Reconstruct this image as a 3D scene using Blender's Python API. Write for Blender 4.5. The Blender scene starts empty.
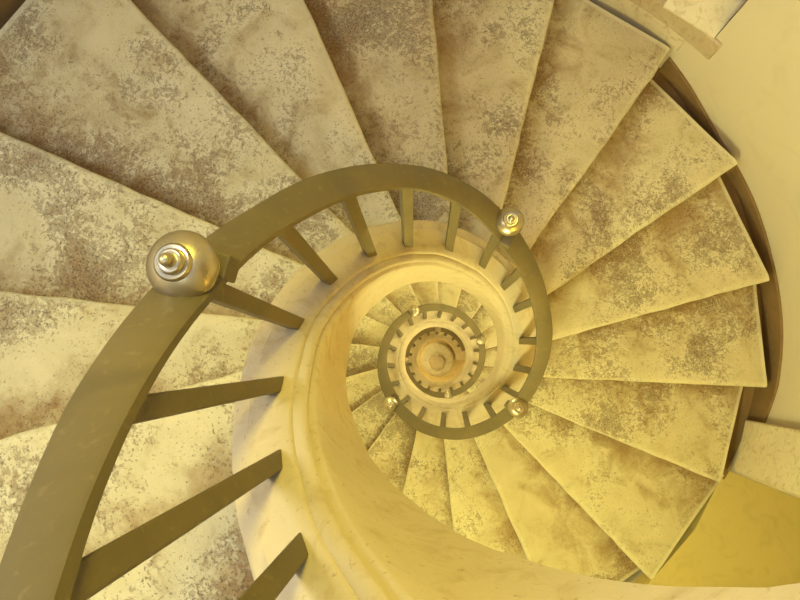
import bpy, bmesh, math, random
from mathutils import Vector, Matrix, noise
import numpy as np
random.seed(4)
sc = bpy.context.scene
COL = sc.collection
PI = math.pi
TH0, DST, H = 4.22141, 0.3483, 0.17          # angle of the reference nosing, angle and rise of one step
def th(i): return TH0 + i*DST                # i = step index, rising anticlockwise
def hz(i): return i*H                        # height of the nosing line
def P(r, i, z): a = th(i); return Vector((r*math.cos(a), r*math.sin(a), z))
def lerp_table(tab, x):
    xs = [t[0] for t in tab]; ys = [t[1] for t in tab]
    return float(np.interp(x, xs, ys))
LOW, HIGH = -45, 8
FLOOR = -46*H

# ------------------------------------------------------------------ helpers
def link(name, me, mat, parent=None):
    o = bpy.data.objects.new(name, me); COL.objects.link(o)
    if mat: me.materials.append(mat)
    if parent: o.parent = parent
    return o
def mesh_from(name, verts, faces, mat, parent=None, smooth=True, bevel=0, angle=35):
    me = bpy.data.meshes.new(name); me.from_pydata([tuple(v) for v in verts], [], faces)
    bm = bmesh.new(); bm.from_mesh(me); bmesh.ops.recalc_face_normals(bm, faces=bm.faces)
    if smooth:
        for f in bm.faces: f.smooth = True
        for e in bm.edges:
            if len(e.link_faces) == 2 and e.calc_face_angle(0) > math.radians(angle): e.smooth = False
    bm.to_mesh(me); bm.free()
    o = link(name, me, mat, parent)
    if bevel:
        m = o.modifiers.new('bevel', 'BEVEL'); m.width = bevel; m.segments = 2; m.limit_method = 'ANGLE'
    return o
def empty(name, loc=(0, 0, 0)):
    o = bpy.data.objects.new(name, None); o.location = loc; o.empty_display_size = .1; COL.objects.link(o); return o
def sweep(sections, closed_profile=True, caps=True):
    """sections: list of rings of points, lofted"""
    n = len(sections[0]); V = []; F = []
    for s in sections: V += s
    for a in range(len(sections)-1):
        for b in range(n if closed_profile else n-1):
            c = (b+1) % n
            F.append((a*n+b, a*n+c, (a+1)*n+c, (a+1)*n+b))
    if caps and closed_profile:
        F.append(tuple(range(n))); F.append(tuple((len(sections)-1)*n+k for k in range(n)))
    return V, F

# ------------------------------------------------------------------ materials
def new_mat(name, rough=.8, spec=.3):
    m = bpy.data.materials.new(name); m.use_nodes = True
    nt = m.node_tree; b = nt.nodes['Principled BSDF']
    b.inputs['Roughness'].default_value = rough; b.inputs['Specular IOR Level'].default_value = spec
    return m, nt, b
def N(nt, kind, **kw):
    n = nt.nodes.new(kind)
    for k, v in kw.items():
        if k in n.inputs.keys(): n.inputs[k].default_value = v
        else: setattr(n, k, v)
    return n
def nz(nt, co, scale, detail=6, rough=.6, dist=0):
    n = N(nt, 'ShaderNodeTexNoise', Scale=scale, Detail=detail, Roughness=rough, Distortion=dist)
    nt.links.new(co, n.inputs['Vector']); return n.outputs['Fac']
def ramp(nt, fac, stops):
    r = nt.nodes.new('ShaderNodeValToRGB'); e = r.color_ramp.elements
    while len(e) < len(stops): e.new(.5)
    for k, (p, c) in enumerate(stops):
        e[k].position = p; e[k].color = (c, c, c, 1) if isinstance(c, (int, float)) else (*c, 1)
    nt.links.new(fac, r.inputs['Fac']); return r.outputs['Color']
def mixc(nt, fac, a, b, mode='MIX'):
    m = N(nt, 'ShaderNodeMix', data_type='RGBA', blend_type=mode)
    for sock, v in ((m.inputs['Factor'], fac), (m.inputs['A'], a), (m.inputs['B'], b)):
        pass
    fi = [s for s in m.inputs if s.name == 'Factor' and s.type == 'VALUE'][0]
    ai = [s for s in m.inputs if s.name == 'A' and s.type == 'RGBA'][0]
    bi = [s for s in m.inputs if s.name == 'B' and s.type == 'RGBA'][0]
    for sock, v in ((fi, fac), (ai, a), (bi, b)):
        if isinstance(v, (int, float)): sock.default_value = v
        elif isinstance(v, tuple): sock.default_value = (*v, 1)
        else: nt.links.new(v, sock)
    return [s for s in m.outputs if s.type == 'RGBA'][0]
def mth(nt, op, a, b=None, c=None):
    m = N(nt, 'ShaderNodeMath', operation=op)
    for k, v in enumerate((a, b, c)):
        if v is None: continue
        if isinstance(v, (int, float)): m.inputs[k].default_value = v
        else: nt.links.new(v, m.inputs[k])
    return m.outputs[0]
def bump(nt, b, h, strength=.4, dist=.01):
    n = N(nt, 'ShaderNodeBump', Strength=strength, Distance=dist)
    nt.links.new(h, n.inputs['Height']); nt.links.new(n.outputs['Normal'], b.inputs['Normal'])

def stone_material():
    m, nt, b = new_mat('worn_travertine', .85, .25)
    co = nt.nodes.new('ShaderNodeNewGeometry').outputs['Position']
    uv = nt.nodes.new('ShaderNodeUVMap'); uv.uv_map = 'tread'
    sep = nt.nodes.new('ShaderNodeSeparateXYZ'); nt.links.new(uv.outputs['UV'], sep.inputs[0])
    back = sep.outputs['X']; rad = sep.outputs['Y']       # 0 nosing .. 1 riser ; 0 inner .. 1 outer
    rnd = nt.nodes.new('ShaderNodeObjectInfo').outputs['Random']
    fine = nz(nt, co, 105, 6, .68, .8); mid = nz(nt, co, 34, 7, .68, 1.2); big = nz(nt, co, 3.1, 4, .55, .4); pit = nz(nt, co, 150, 4, .6)
    cloud = nz(nt, co, 6.5, 5, .6, .8)
    base = mixc(nt, ramp(nt, cloud, [(.3, 0), (.7, 1)]), STONE_A, STONE_B)
    base = mixc(nt, mth(nt, 'MULTIPLY', ramp(nt, big, [(.45, 0), (.62, 1)]), .55), base, STONE_W)
    # grey-brown crust broken up at two scales
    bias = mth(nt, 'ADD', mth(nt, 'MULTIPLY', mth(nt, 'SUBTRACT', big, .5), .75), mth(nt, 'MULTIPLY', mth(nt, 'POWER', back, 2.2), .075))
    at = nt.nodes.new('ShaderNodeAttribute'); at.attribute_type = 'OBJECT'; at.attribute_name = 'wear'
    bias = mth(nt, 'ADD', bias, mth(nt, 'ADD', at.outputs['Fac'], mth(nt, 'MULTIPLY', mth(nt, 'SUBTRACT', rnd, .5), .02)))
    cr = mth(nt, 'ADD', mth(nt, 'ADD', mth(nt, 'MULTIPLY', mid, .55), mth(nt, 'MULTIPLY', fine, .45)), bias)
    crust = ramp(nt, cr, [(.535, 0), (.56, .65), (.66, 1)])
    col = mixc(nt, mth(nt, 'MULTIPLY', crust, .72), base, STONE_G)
    # rust-brown stains and painted shade, both deepening towards the joint with the next riser
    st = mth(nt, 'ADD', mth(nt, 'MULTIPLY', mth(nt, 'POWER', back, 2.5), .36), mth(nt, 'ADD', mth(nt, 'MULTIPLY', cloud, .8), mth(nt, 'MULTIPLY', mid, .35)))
    stain_shade = ramp(nt, st, [(.62, 0), (.74, .45), (.90, 1)])
    col = mixc(nt, mth(nt, 'MULTIPLY', stain_shade, .72), col, STONE_R)
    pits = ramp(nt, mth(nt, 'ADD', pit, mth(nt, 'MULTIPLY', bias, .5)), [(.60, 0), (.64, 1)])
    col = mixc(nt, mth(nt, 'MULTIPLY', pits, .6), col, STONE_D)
    edge = mth(nt, 'MULTIPLY', ramp(nt, mth(nt, 'ADD', back, mth(nt, 'MULTIPLY', mid, .06)), [(.035, 1), (.085, 0)]), .55)
    col = mixc(nt, edge, col, STONE_W)
    rim = mth(nt, 'MULTIPLY', ramp(nt, mth(nt, 'ADD', rad, mth(nt, 'MULTIPLY', mid, .012)), [(.988, 0), (.996, 1)]), .6)
    col = mixc(nt, rim, col, STONE_W)
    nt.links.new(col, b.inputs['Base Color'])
    h = mth(nt, 'SUBTRACT', mth(nt, 'ADD', mth(nt, 'MULTIPLY', fine, .5), mth(nt, 'MULTIPLY', cloud, .8)), mth(nt, 'MULTIPLY', crust, .22))
    bump(nt, b, mth(nt, 'SUBTRACT', h, mth(nt, 'MULTIPLY', pits, .2)), .55, .012)
    return m
STONE_A = (0.637, 0.531, 0.283); STONE_B = (0.518, 0.429, 0.212); STONE_W = (0.756, 0.678, 0.404)
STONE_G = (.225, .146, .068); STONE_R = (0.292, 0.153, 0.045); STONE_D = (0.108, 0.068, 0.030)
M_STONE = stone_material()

def plaster(name, a, b_, c, scale=2.2, bmp=.25, crack=0, rough=.85):
    m, nt, b = new_mat(name, rough, .2)
    co = nt.nodes.new('ShaderNodeNewGeometry').outputs['Position']
    n1 = nz(nt, co, scale, 5, .55, .5); n2 = nz(nt, co, scale*6, 6, .6, .8); n3 = nz(nt, co, 90, 4, .6)
    col = mixc(nt, ramp(nt, n1, [(.3, 0), (.7, 1)]), a, b_)
    col = mixc(nt, mth(nt, 'MULTIPLY', ramp(nt, n2, [(.52, 0), (.68, 1)]), .6), col, c)
    col = mixc(nt, mth(nt, 'MULTIPLY', ramp(nt, n3, [(.63, 0), (.70, 1)]), crack), col, (c[0]*.5, c[1]*.45, c[2]*.4))
    nt.links.new(col, b.inputs['Base Color'])
    bump(nt, b, mth(nt, 'ADD', n2, mth(nt, 'MULTIPLY', n3, .4)), bmp, .008)
    return m
M_STRING = plaster('ochre_limewash', (0.559, 0.445, 0.263), (0.499, 0.392, 0.218), (0.413, 0.303, 0.146), 3, .3, .4)
M_WALL = plaster('cream_wall_plaster', (.64, .55, .36), (.61, .52, .34), (.58, .49, .31), 1.1, .1)
M_SILL = plaster('pale_grey_stone', (.72, .62, .40), (.62, .52, .32), (.42, .30, .16), 5, .4, .5)
M_JAMB = plaster('brown_grey_stone', (.56, .44, .26), (.48, .37, .21), (.36, .25, .13), 6, .4, .5)
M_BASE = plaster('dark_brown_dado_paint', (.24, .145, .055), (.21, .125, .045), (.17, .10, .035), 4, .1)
M_DARK = plaster('dim_passage_plaster', (0.625, 0.488, 0.160), (0.575, 0.450, 0.145), (0.500, 0.388, 0.120), 2, .15)
M_FLOOR = plaster('floor_stone', (.72, .54, .24), (.62, .45, .2), (.5, .33, .13), 3, .3)

def iron():
    m, nt, b = new_mat('weathered_painted_iron', .48, .45)
    co = nt.nodes.new('ShaderNodeNewGeometry').outputs['Position']
    n1 = nz(nt, co, 7, 5, .6, .5); n2 = nz(nt, co, 60, 5, .65)
    col = mixc(nt, ramp(nt, n1, [(.35, 0), (.65, 1)]), (0.104, 0.076, 0.028), (0.143, 0.101, 0.036))
    col = mixc(nt, mth(nt, 'MULTIPLY', ramp(nt, n2, [(.58, 0), (.7, 1)]), .5), col, (.21, .15, .065))
    nt.links.new(col, b.inputs['Base Color'])
    nt.links.new(mth(nt, 'ADD', .36, mth(nt, 'MULTIPLY', n1, .3)), b.inputs['Roughness'])
    bump(nt, b, n2, .12, .004)
    return m
M_IRON = iron()
def brass():
    m, nt, b = new_mat('aged_brass', .3, .5)
    b.inputs['Metallic'].default_value = .85
    co = nt.nodes.new('ShaderNodeTexCoord').outputs['Object']
    n1 = nz(nt, co, 14, 4, .55, .5)
    v = N(nt, 'ShaderNodeTexVoronoi', Scale=34); nt.links.new(co, v.inputs['Vector'])
    n2 = nz(nt, co, 40, 3, .5)
    sp = mth(nt, 'LESS_THAN', v.outputs['Distance'], mth(nt, 'MULTIPLY', ramp(nt, n1, [(.5, 0), (.62, 1)]), .26))
    col = mixc(nt, ramp(nt, n1, [(.3, 0), (.7, 1)]), (.50, .41, .25), (.36, .29, .16))
    col = mixc(nt, mth(nt, 'MULTIPLY', sp, .85), col, (.16, .09, .03))
    nt.links.new(col, b.inputs['Base Color'])
    nt.links.new(mth(nt, 'ADD', .2, mth(nt, 'MULTIPLY', n2, .2)), b.inputs['Roughness'])
    return m
M_BRASS = brass()

# ------------------------------------------------------------------ the stair
stair = empty('spiral_staircase', (0, 0, FLOOR))
stair['label'] = 'worn travertine spiral staircase with ochre inner curb winding down around an open well'
stair['category'] = 'staircase'
OFF = Vector((0, 0, -FLOOR))
# measured nosing lines: step -> ((radius, index), (radius, index))
NOSE = {0: ((.52, -.36), (1.45, -.10)), -1: ((.6, -1.14), (1.3, -1.09)), -2: ((.669, -2.15), (1.416, -2.04)),
        -3: ((.662, -3.22), (1.482, -3.14)), -4: ((.667, -4.22), (1.273, -4.15)), -5: ((.62, -5.28), (1.268, -5.15)),
        -6: ((.575, -6.35), (1.417, -6.12)), -7: ((.638, -7.19), (1.531, -7.10)), -8: ((.521, -8.27), (1.476, -8.11)),
        -9: ((.518, -9.36), (1.467, -9.12)), -10: ((.485, -10.40), (1.49, -10.05)), -11: ((.462, -11.26), (1.254, -11.02)),
        -12: ((.488, -12.22), (1.452, -12.13)), -13: ((.489, -13.22), (1.171, -13.14)), -14: ((.478, -14.20), (.976, -14.10)),
        -15: ((.507, -15.19), (.835, -15.08))}
ROUT = {-8: 1.483, -9: 1.474, -10: 1.492, -11: 1.46, -12: 1.53}
def routs(k):            # outer radius of a step at its nosing and at its back
    if k in ROUT: return ROUT[k], ROUT[k]
    if (k+8) % 18 in (1, 2, 3, 4, 5, 6, 7, 8, 9, 10, 11, 12, 13): return rwall(k-.1)-.022, rwall(k+.9)-.016
    return 1.49, 1.49
RW0 = 1.54
def rwall(i):            # plan of the shaft: round on the right, bulging out on the left
    d = (i+1.0) % 18.04
    if d > 9.02: d -= 18.04
    return RW0 + (.28*math.cos(PI*d/13.2)**1.2 if abs(d) < 6.6 else 0)
def nose_line(k):
    if k in NOSE: (r0, i0), (r1, i1) = NOSE[k]
    else:
        r0, i0, r1, i1 = .5, k-.24+.03*math.sin(k*2.3), 1.45, k-.10+.03*math.sin(k*1.7)
    return P(r0, i0, 0), P(r1, i1, 0)
def at_radius(k, r):
    a, b = nose_line(k); d = (b-a).normalized()
    # point on the line at radius r (outer root)
    bb = a.dot(d); c = a.dot(a)-r*r
    return a+d*(-bb+math.sqrt(max(bb*bb-c, 0)))
RS = [.36]+[.38+.0455*j for j in range(0, 24)]
# how crusted each step is
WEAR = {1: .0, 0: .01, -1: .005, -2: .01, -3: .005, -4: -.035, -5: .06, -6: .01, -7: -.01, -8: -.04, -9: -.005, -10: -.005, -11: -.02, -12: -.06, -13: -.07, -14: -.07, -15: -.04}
def make_step(k):
    rf_, rg_ = routs(k); z0 = hz(k)
    rs = [(.36+(rf_-.36)*j/28, .36+(rg_-.36)*j/28) for j in range(29)]
    secs = []; uvs = []
    for j, (r, rb) in enumerate(rs):
        f = at_radius(k, r); g = at_radius(k+1, rb)
        e = (g-f); L = e.length; e.normalize(); L += .045
        wob = noise.noise(Vector((f.x*9, f.y*9, k*3.1)))*.006 + noise.noise(Vector((f.x*30, f.y*30, k)))*.0025
        chip = noise.noise(Vector((f.x*16, f.y*16, k*1.7)))
        drop = .006*max(0, chip)
        pr = []
        nt_ = 12
        for q in range(nt_+1):
            t = L + (.03-L)*q/nt_
            zz = noise.noise(Vector((f.x*4+t*4, f.y*4, k*2.)))*.0035 - .004*math.sin(PI*min(1, max(0, t/L)))
            if t > L-.06: zz = 0
            pr.append((t, zz))
        pr += [(.014, -.003-drop), (.004, -.009-drop), (0, -.02), (0, -.052), (.008, -.06), (.026, -.064), (.026, -.17), (.05, -.17), (.075, -.195), (L, -.06)]
        ring = [f+e*(t+wob*(1 if t < .05 else 0))+Vector((0, 0, z0+z)) for t, z in pr]
        # rounded outer end corner
        if j == 28: ring = [p-Vector((0, 0, .004)) for p in ring]
        secs.append([p+OFF for p in ring]); uvs.append([(min(1, max(0, t/L)), j/28) for t, z in pr])
    V, F = sweep(secs)
    me = bpy.data.meshes.new('step'); me.from_pydata([tuple(v) for v in V], [], F)
    flat = [x for s in uvs for x in s]
    uvl = me.uv_layers.new(name='tread')
    for l in me.loops: uvl.data[l.index].uv = flat[l.vertex_index]
    bm = bmesh.new(); bm.from_mesh(me); bmesh.ops.recalc_face_normals(bm, faces=bm.faces)
    for f in bm.faces: f.smooth = True
    for e in bm.edges:
        if len(e.link_faces) == 2 and e.calc_face_angle(0) > .8: e.smooth = False
    bm.to_mesh(me); bm.free()
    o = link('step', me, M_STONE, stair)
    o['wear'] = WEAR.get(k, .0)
    return o
for k in range(HIGH, LOW-1, -1): make_step(k)

# inner curb (string) carrying the balusters, with a moulded inner edge
PROF = [(.252, -.086), (.251, .05), (.252, .20), (.252, .272), (.2555, .283), (.262, .289), (.2655, .298), (.2630, .306), (.2600, .311),
        (.2615, .319), (.2675, .327), (.2760, .331), (.2800, .330), (.2815, .336), (.2860, .3425), (.31, .344), (.345, .344), (.352, .3445),
        (.354, .340), (.372, .339), (.3805, .334), (.3825, .325), (.3825, -.02), (.372, -.14), (.30, -.12)]
def make_string():
    secs = []; i = HIGH+1.2
    while i > LOW-1.0:
        ring = []
        for (r, z) in PROF:
            p = P(r, i, hz(i)+z)
            w = noise.noise(Vector((p.x*5, p.y*5, p.z*5)))*.003 + noise.noise(p*17)*.0012
            a = th(i); ring.append(p+Vector((math.cos(a), math.sin(a), 0))*w+Vector((0, 0, w*.8+(noise.noise(p*23)*.006 if z < -.05 else 0)))+OFF)
        secs.append(ring); i -= .16
    V, F = sweep(secs)
    for n, v in enumerate(V):
        if v.z < 0: V[n] = Vector((v.x, v.y, 0))
    return mesh_from('curb', V, F, M_STRING, stair, angle=50)
cb = make_string(); cb['label'] = 'ochre plastered inner curb with moulded edge'

# ------------------------------------------------------------------ the balustrade
bal = empty('iron_balustrade', (0, 0, FLOOR))
bal['label'] = 'dark painted iron balustrade with flat handrail and brass ball finials along the open well'
bal['category'] = 'railing'
RO = [(-45, .365), (-19, .363), (-17.5, .369), (-15.1, .378), (-13.8, .375), (-10.3, .343), (-9.2, .338), (-8.4, .332), (-7.2, .342), (-5.8, .370),
      (-4.9, .380), (-4, .377), (-3.1, .371), (-2.4, .362), (-1, .366), (-.2, .369), (.6, .363), (9, .363)]
RI = [(-45, .312), (-19, .312), (-17.2, .308), (-15, .325), (-13.7, .325), (-10.9, .301), (-9.4, .289), (-8.2, .281), (-6.7, .290), (-5.4, .320), (-4.5, .329),
      (-3.6, .320), (-2.75, .308), (-1.1, .299), (.6, .306), (9, .308)]
ZR = .876
BALLS = [3.6, -1.39, -6.49, -11.62, -16.62, -21.75, -26.65, -31.6, -36.6, -41.3]
def rail_seg(i1, i0, dz=0, lowend=False):
    secs = []; n = max(2, int((i1-i0)/.15))
    for q in range(n+1):
        i = i1+(i0-i1)*q/n
        ro, ri = lerp_table(RO, i), lerp_table(RI, i); z = hz(i)+ZR+dz
        T = .028
        pr = [(ri+.003, z-T), (ri, z-T+.004), (ri, z-.004), (ri+.004, z), ((ri+ro)/2, z+.0012), (ro-.004, z), (ro, z-.004), (ro, z-T+.004), (ro-.003, z-T)]
        secs.append([P(r, i, zz)+OFF for r, zz in pr])
    V, F = sweep(secs)
    return mesh_from('handrail', V, F, M_IRON, bal, angle=50)
edges = [HIGH+.6]+BALLS+[-45.0]
for a, b in zip(edges[:-1], edges[1:]):
    rail_seg(a-.002 if a in BALLS else a, b+.002 if b in BALLS else b)

TOPS = {1: .89, 0: -.06, -1: -1.25, -2: -2.36, -3: -3.43, -4: -4.42, -5: -5.34, -6: -6.36, -7: -7.36, -8: -8.25, -9: -9.44, -10: -10.38, -11: -11.3, -12: -12.4, -13: -13.4}
FEET = {2: 1.83, 1: .92, 0: -.08, -1: -1.11, -2: -2.16, -3: -3.22, -4: -4.16, -5: -5.27, -6: -6.37, -7: -7.31, -8: -8.15, -9: -9.29, -10: -10.32, -11: -11.24, -12: -12.21, -13: -13.25}
def bar(p0, p1, w, t, radial, mat, name, parent, bev=.0025):
    ax = (p1-p0).normalized(); rd = (radial-ax*radial.dot(ax)).normalized(); tg = ax.cross(rd)
    secs = []
    for p in (p0, p1):
        secs.append([p+rd*(a*w/2)+tg*(b*t/2)+OFF for a, b in ((-1, -1), (1, -1), (1, 1), (-1, 1))])
    V, F = sweep(secs); return mesh_from(name, V, F, mat, parent, smooth=False, bevel=bev)
for k in range(HIGH, LOW, -1):
    fi = FEET.get(k, k-.22); ti = TOPS.get(k, fi-.12)
    p0 = P(.311, fi, hz(fi)+.325); rt = (lerp_table(RO, ti)+lerp_table(RI, ti))/2
    p1 = P(rt-.004, ti, hz(ti)+ZR-.024)
    a = th(fi); bar(p0, p1, .025, .025, Vector((math.cos(a), math.sin(a), 0)), M_IRON, 'baluster', bal)

def lathe(profile, n=40):
    secs = []
    for q in range(n):
        a = 2*PI*q/n; secs.append([Vector((r*math.cos(a), r*math.sin(a), z)) for r, z in profile])
    m = len(profile); V = []; F = []
    for s in secs: V += s
    for a in range(n):
        for b in range(m-1):
            c = (a+1) % n; F.append((a*m+b, c*m+b, c*m+b+1, a*m+b+1))
    return V, F
def make_finial(i, R):
    rc = (lerp_table(RO, i)+lerp_table(RI, i))/2+{-6.49: .016, -16.62: .02}.get(i, .002)
    base = P(rc, i, hz(i)+ZR)+OFF
    s = R/.041
    up = .037*s+.003          # centre of the ball above the rail
    FL = .74
    prof = [(.0001, up-R*FL)]
    for q in range(1, 20):
        a = -PI/2+q*PI/22; prof.append((R*math.cos(a), up+R*FL*math.sin(a)))
    top = up+R*FL*math.sin(-PI/2+19*PI/22)
    prof.append((.0001, top))
    V, F = lathe(prof, 48)
    me_o = mesh_from('ball_finial', [v for v in V], F, M_BRASS, bal, angle=60)
    me_o.location = base
    me_o['label'] = 'brass ball finial with stepped button top'
    z = up+R*FL*.90
    kn = [(.021*s, z-.004*s), (.0215*s, z+.002*s), (.019*s, z+.005*s), (.015*s, z+.0045*s), (.0145*s, z+.009*s), (.0125*s, z+.0115*s), (.009*s, z+.011*s),
          (.0065*s, z+.013*s), (.006*s, z+.018*s), (.0075*s, z+.0215*s), (.006*s, z+.0255*s), (.003*s, z+.0275*s), (.0001, z+.028*s)]
    V, F = lathe(kn, 32); k = mesh_from('button', V, F, M_BRASS, me_o, angle=50)
    cl = [(.0001, -.030), (.016*s, -.030), (.019*s, -.024), (.019*s, -.018), (.024*s, 0), (.025*s, .004), (.022*s, .007), (.013*s, .009), (.013*s, up-R*FL+.004), (.0001, up-R*FL+.004)]
    V, F = lathe(cl, 32); c = mesh_from('collar', V, F, M_BRASS, me_o, angle=50)
def newel_block(i):
    rt = (lerp_table(RO, i)+lerp_table(RI, i))/2-.006; a = th(i-.12)
    o = bar(P(rt, i-.12, hz(i)+ZR-.045), P(rt, i-.12, hz(i)+ZR+.0015), .056, .03, Vector((math.cos(a), math.sin(a), 0)), M_IRON, 'newel_block', bal)
for i in BALLS: newel_block(i)
RAD = {-1.39: .041, -6.49: .036, -11.62: .038}
for i in BALLS: make_finial(i, RAD.get(i, .038))
bal.location = (0, 0, FLOOR); stair.location = (0, 0, FLOOR)

# ------------------------------------------------------------------ the shaft
RW = 1.54; TOPZ = 3.2
def wall_patch(holes):
    """inner and outer skins of the round wall with openings (i_hi, i_lo, z0, z1)"""
    full = 2*PI/DST
    I = {round(q*full/120-full, 4) for q in range(121)}
    Z = {FLOOR, TOPZ}
    for z in range(int(FLOOR)+1, 4): Z.add(float(z)) if z < TOPZ else None
    for a, b, z0, z1 in holes: I |= {a, b}; Z |= {z0, z1}
    I = sorted(I); Z = sorted(Z)
    V = []; F = []; idx = {}
    def v(i, z, r):
        r = r+rwall(i)-RW0
        a = th(i) % (2*PI); key = (round(math.cos(a), 5), round(math.sin(a), 5), round(z, 4), round(r, 4))
        if key not in idx: idx[key] = len(V); V.append((r*math.cos(a), r*math.sin(a), z))
        return idx[key]
    def inside(i, z): return any(b < i < a and z0 < z < z1 for a, b, z0, z1 in holes)
    for i0, i1 in zip(I[:-1], I[1:]):
        if i1-i0 < 1e-3: continue
        for z0, z1 in zip(Z[:-1], Z[1:]):
            if inside((i0+i1)/2, (z0+z1)/2): continue
            F.append((v(i0, z0, RW), v(i1, z0, RW), v(i1, z1, RW), v(i0, z1, RW)))
            F.append((v(i0, z0, RW+.32), v(i1, z0, RW+.32), v(i1, z1, RW+.32), v(i0, z1, RW+.32)))
    for a, b, z0, z1 in holes:
        II = [x for x in I if b <= x <= a]; ZZ = [z for z in Z if z0 <= z <= z1]
        for z in (z0, z1):
            for p, q in zip(II[:-1], II[1:]): F.append((v(p, z, RW), v(q, z, RW), v(q, z, RW+.32), v(p, z, RW+.32)))
        for x in (a, b):
            for p, q in zip(ZZ[:-1], ZZ[1:]): F.append((v(x, p, RW), v(x, q, RW), v(x, q, RW+.32), v(x, p, RW+.32)))
    return V, F
WIN = (-6.86, -7.29, -1.0, .35)
DOOR = (-10.86, -13.6, hz(-12)-.02, .0)
V, F = wall_patch([WIN, DOOR])
w = mesh_from('wall_round', V, F, M_WALL, angle=40); w['kind'] = 'structure'

def curved_slab(name, i1, i0, r0, r1, z0, z1, mat, parent=None, n=None, bev=.006):
    """z0, z1 numbers or functions of the index"""
    n = n or max(2, int((i1-i0)/.12)); secs = []
    f0 = z0 if callable(z0) else (lambda i: z0); f1 = z1 if callable(z1) else (lambda i: z1)
    for q in range(n+1):
        i = i1+(i0-i1)*q/n
        e = rwall(i)-RW0; secs.append([P(r0+e, i, f0(i)), P(r1+e, i, f0(i)), P(r1+e, i, f1(i)), P(r0+e, i, f1(i))])
    V, F = sweep(secs); return mesh_from(name, V, F, mat, parent, angle=40, bevel=bev)
# dark dado strip that follows the stair at the foot of the wall
BT = [(-10.4, -.03), (-10.02, .0), (-9.55, -.02), (-8.91, -.07), (-8.43, -.09), (-7.87, -.125), (-7.41, -.085), (-7.05, -.07)]
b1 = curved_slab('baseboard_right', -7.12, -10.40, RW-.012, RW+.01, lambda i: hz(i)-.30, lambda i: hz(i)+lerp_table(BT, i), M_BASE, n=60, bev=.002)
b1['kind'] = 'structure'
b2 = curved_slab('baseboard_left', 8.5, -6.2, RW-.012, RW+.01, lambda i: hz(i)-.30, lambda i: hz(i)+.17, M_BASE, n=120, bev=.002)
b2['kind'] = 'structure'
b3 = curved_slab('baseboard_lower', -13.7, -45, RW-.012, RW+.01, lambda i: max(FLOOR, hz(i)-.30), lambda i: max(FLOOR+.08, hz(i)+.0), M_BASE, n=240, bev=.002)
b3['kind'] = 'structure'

filler = curved_slab('light_leak_filler', 8.5, -44.5, 1.40, RW+.01, lambda i: hz(i)-.30-FLOOR, lambda i: hz(i)-.19-FLOOR, M_BASE, stair, n=400, bev=0)  # filler added to block lamp light in the gap at the wall
filler['label'] = 'dark filler added along the outer ends of the steps to stop lamp light leaking through'
# narrow window: sill, jamb and the splayed recess
s = curved_slab('window_sill', -6.25, -7.36, RW-.014, RW+.05, -1.115, -1.0, M_JAMB, bev=.008); s.name = 'trim_1'; s['kind'] = 'structure'
s = curved_slab('trim_2', -6.25, -6.86, RW-.012, RW+.02, -1.0, .45, M_JAMB, bev=.008); s['kind'] = 'structure'
s = curved_slab('trim_5', -6.25, -7.14, RW-.006, RW+.02, hz(-7)-.03, -1.115, M_SILL, bev=.004); s['kind'] = 'structure'
wi = empty('window_1', P(RW+.28, -7.07, -.6)); wi['kind'] = 'structure'
def win_slab(name, *a, **k):
    o = curved_slab(name, *a, **k); o.parent = wi; o.matrix_parent_inverse = Matrix.Translation(-wi.location); return o
secs = [[P(RW+.005, i, -1.01), P(RW+.30, i, -1.01), P(RW+.30, i, -.62), P(RW+.005, i, -1.0)] for i in (-6.87, -7.08, -7.285)]
V, F = sweep(secs); o = mesh_from('sloping_sill', V, F, M_SILL, wi, angle=30); o.matrix_parent_inverse = Matrix.Translation(-wi.location)
win_slab('window_frame', -6.87, -6.92, RW+.26, RW+.30, -.62, .35, M_JAMB, bev=.003)
win_slab('window_frame', -7.235, -7.285, RW+.26, RW+.30, -.62, .35, M_JAMB, bev=.003)
win_slab('window_frame', -6.92, -7.235, RW+.26, RW+.30, -.62, -.59, M_JAMB, bev=.003)
win_slab('window_frame', -6.92, -7.235, RW+.26, RW+.30, .31, .35, M_JAMB, bev=.003)
mg, ntg, bg = new_mat('window_glass', .15, .5); bg.inputs['Base Color'].default_value = (.9, .95, .95, 1); bg.inputs['Transmission Weight'].default_value = 1
win_slab('pane', -6.92, -7.235, RW+.278, RW+.284, -.59, .31, mg, bev=0)

# doorway: pale stone jamb, dim passage behind
s = curved_slab('trim_3', -10.36, -10.85, 1.492, RW+.02, hz(-11)-.02, .25, M_SILL, bev=.008); s['kind'] = 'structure'
s = curved_slab('trim_4', -13.6, -14.0, 1.50, RW+.02, hz(-14)-.02, .25, M_SILL, bev=.008); s['kind'] = 'structure'
zf = hz(-12)-.012
def box_wall(name, pts, z0, z1, mat):
    n = len(pts); V = [(p.x, p.y, z0) for p in pts]+[(p.x, p.y, z1) for p in pts]
    F = [tuple(range(n)), tuple(range(n, 2*n))]+[(k, (k+1) % n, n+(k+1) % n, n+k) for k in range(n)]
    o = mesh_from(name, V, F, mat, smooth=False); o['kind'] = 'structure'; return o
def PP(r, i): return P(r, i, 0)
box_wall('floor_passage', [PP(RW-.005, -10.86), PP(RW-.005, -11.5), PP(RW-.005, -12.2), PP(RW-.005, -12.9), PP(RW-.005, -13.6), PP(3.0, -13.6), PP(3.0, -10.86)], zf-.12, zf, M_DARK)
box_wall('ceiling_passage', [PP(RW+.30, -10.86), PP(RW+.30, -13.6), PP(3.0, -13.6), PP(3.0, -10.86)], 0, .1, M_DARK)
box_wall('wall_passage_right', [PP(RW+.30, -10.86), PP(3.0, -10.86), PP(3.0, -10.76), PP(RW+.30, -10.74)], zf-.12, .1, M_DARK)
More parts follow.
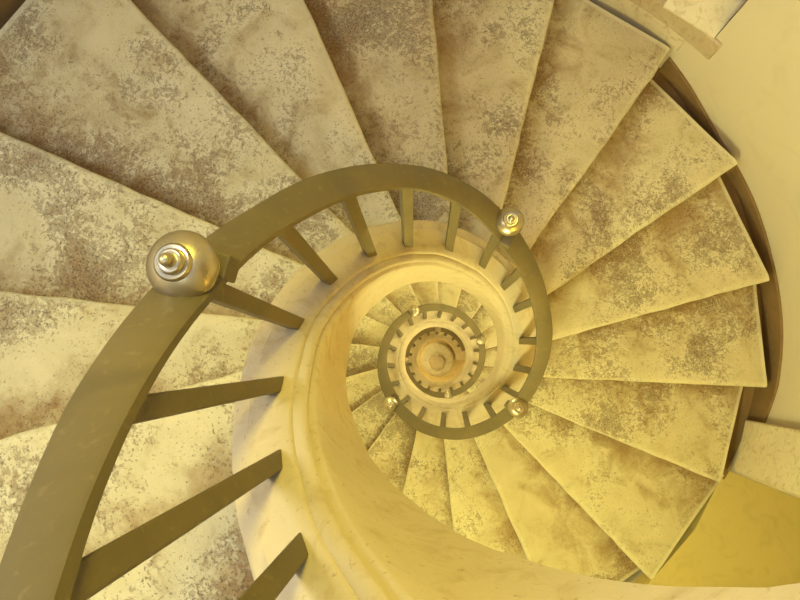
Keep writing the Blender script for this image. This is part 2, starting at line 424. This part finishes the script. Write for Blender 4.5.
box_wall('wall_passage_left', [PP(RW+.30, -13.6), PP(3.0, -13.6), PP(3.0, -13.7), PP(RW+.30, -13.72)], zf-.12, .1, M_DARK)
box_wall('wall_passage_end', [PP(3.0, -10.76), PP(3.0, -13.7), PP(3.1, -13.7), PP(3.1, -10.76)], zf-.12, .1, M_DARK)

# floor of the shaft
secs = [[Vector(((RW+.6)*math.cos(a), (RW+.6)*math.sin(a), z)) for a in [2*PI*q/96 for q in range(96)]] for z in (FLOOR-.15, FLOOR)]
V, F = sweep(secs); f = mesh_from('floor', V, F, M_FLOOR, angle=30); f['kind'] = 'structure'
# stone base standing at the bottom of the well
ped = empty('stone_pedestal', (0, 0, FLOOR))
ped['label'] = 'pale round stone base with darker raised boss, at the very bottom of the well'
ped['category'] = 'pedestal'
V, F = lathe([(.0001, 0), (.235, 0), (.24, .02), (.235, .05), (.22, .065), (.21, .09), (.195, .10), (.0001, .10)], 48)
mesh_from('plinth', V, F, M_SILL, ped, angle=40)
V, F = lathe([(.115, .09), (.115, .16), (.10, .18), (.07, .19), (.0001, .19)], 8)
o = mesh_from('boss', V, F, M_JAMB, ped, smooth=False, bevel=.006); o.location = (.035, -.035, 0)

# ------------------------------------------------------------------ camera
cam = bpy.data.cameras.new('camera'); co = bpy.data.objects.new('camera', cam); COL.objects.link(co)
R = Matrix(((0.67871233, -0.72697347, 0.10420725), (0.73251768, 0.68028323, -0.02515109), (-0.05260627, 0.09340401, 0.99423753)))
co.matrix_world = Matrix.Translation((-.0057, -.05264, 1.39673)) @ R.to_4x4()
cam.sensor_width = 36; cam.sensor_fit = 'HORIZONTAL'; cam.lens = 652.286*36/800; cam.clip_start = .01
sc.camera = co

# ------------------------------------------------------------------ light
UPIMG = Vector((R[0][1], R[1][1], 0)).normalized()      # towards the top of the photograph
RTIMG = Vector((R[0][0], R[1][0], 0)).normalized()
wd = bpy.data.worlds.new('sky'); sc.world = wd; wd.use_nodes = True
bgn = wd.node_tree.nodes['Background']; bgn.inputs['Color'].default_value = (.50, .60, 1, 1); bgn.inputs['Strength'].default_value = 1.35
def lamp(name, kind, loc, power, color, size=.1, target=None, **kw):
    l = bpy.data.lights.new(name, kind); l.energy = power; l.color = color
    if kind == 'AREA': l.size = size; l.shape = 'DISK'
    elif kind in ('POINT', 'SPOT'): l.shadow_soft_size = size
    for k, v in kw.items(): setattr(l, k, v)
    o = bpy.data.objects.new(name, l); COL.objects.link(o); o.location = loc
    if target is not None: o.rotation_euler = (Vector(target)-Vector(loc)).to_track_quat('-Z', 'Y').to_euler()
    return o
Y = (1, .80, .30)
# unseen fill lights added under the flights to brighten the steps below
def under(i, r=1.25, dz=-.36): return P(r, i, hz(i)+dz)
def lit(name, kind, loc, rgb, size, **kw): k = max(rgb); return lamp(name, kind, loc, k, tuple(c/k for c in rgb), size, **kw)
lit('added_key', 'POINT', P(1.35, -1.0, 1.9), (54, 60, 68), .25)  # unseen key light, added so upper steps shade the ones below
lit('added_high_fill', 'POINT', P(1.3, 3.2, 2.3), (26, 29, 22), .35)  # unseen fill added above to warm the near treads
lit('added_yellow_spot', 'SPOT', P(1.3, -5.5, 2.6), (225, 202, 18), .35, target=P(1.0, 3.0, -.2), spot_size=math.radians(60), spot_blend=1.0)  # no fixture here: added spot that tints the near curb yellow
lit('added_flight_fill', 'POINT', under(5.6), (28, 20, 2), .12)
lit('added_flight_fill', 'POINT', under(3.0), (86, 98, 58), .12)
for i in (-4, -8, -11, -14, -17): lit('added_flight_fill', 'POINT', under(i), (37, 40, 26), .08)
for i in (-22, -26, -32, -38): lit('added_flight_fill', 'POINT', under(i), (30, 29, 15), .08)  # added fill for the deep turns, no real lamps there
sc.view_settings.view_transform = 'Standard'; sc.view_settings.look = 'None'; sc.view_settings.gamma = 1
sc.view_settings.use_curve_mapping = False; sc.view_settings.exposure = .14
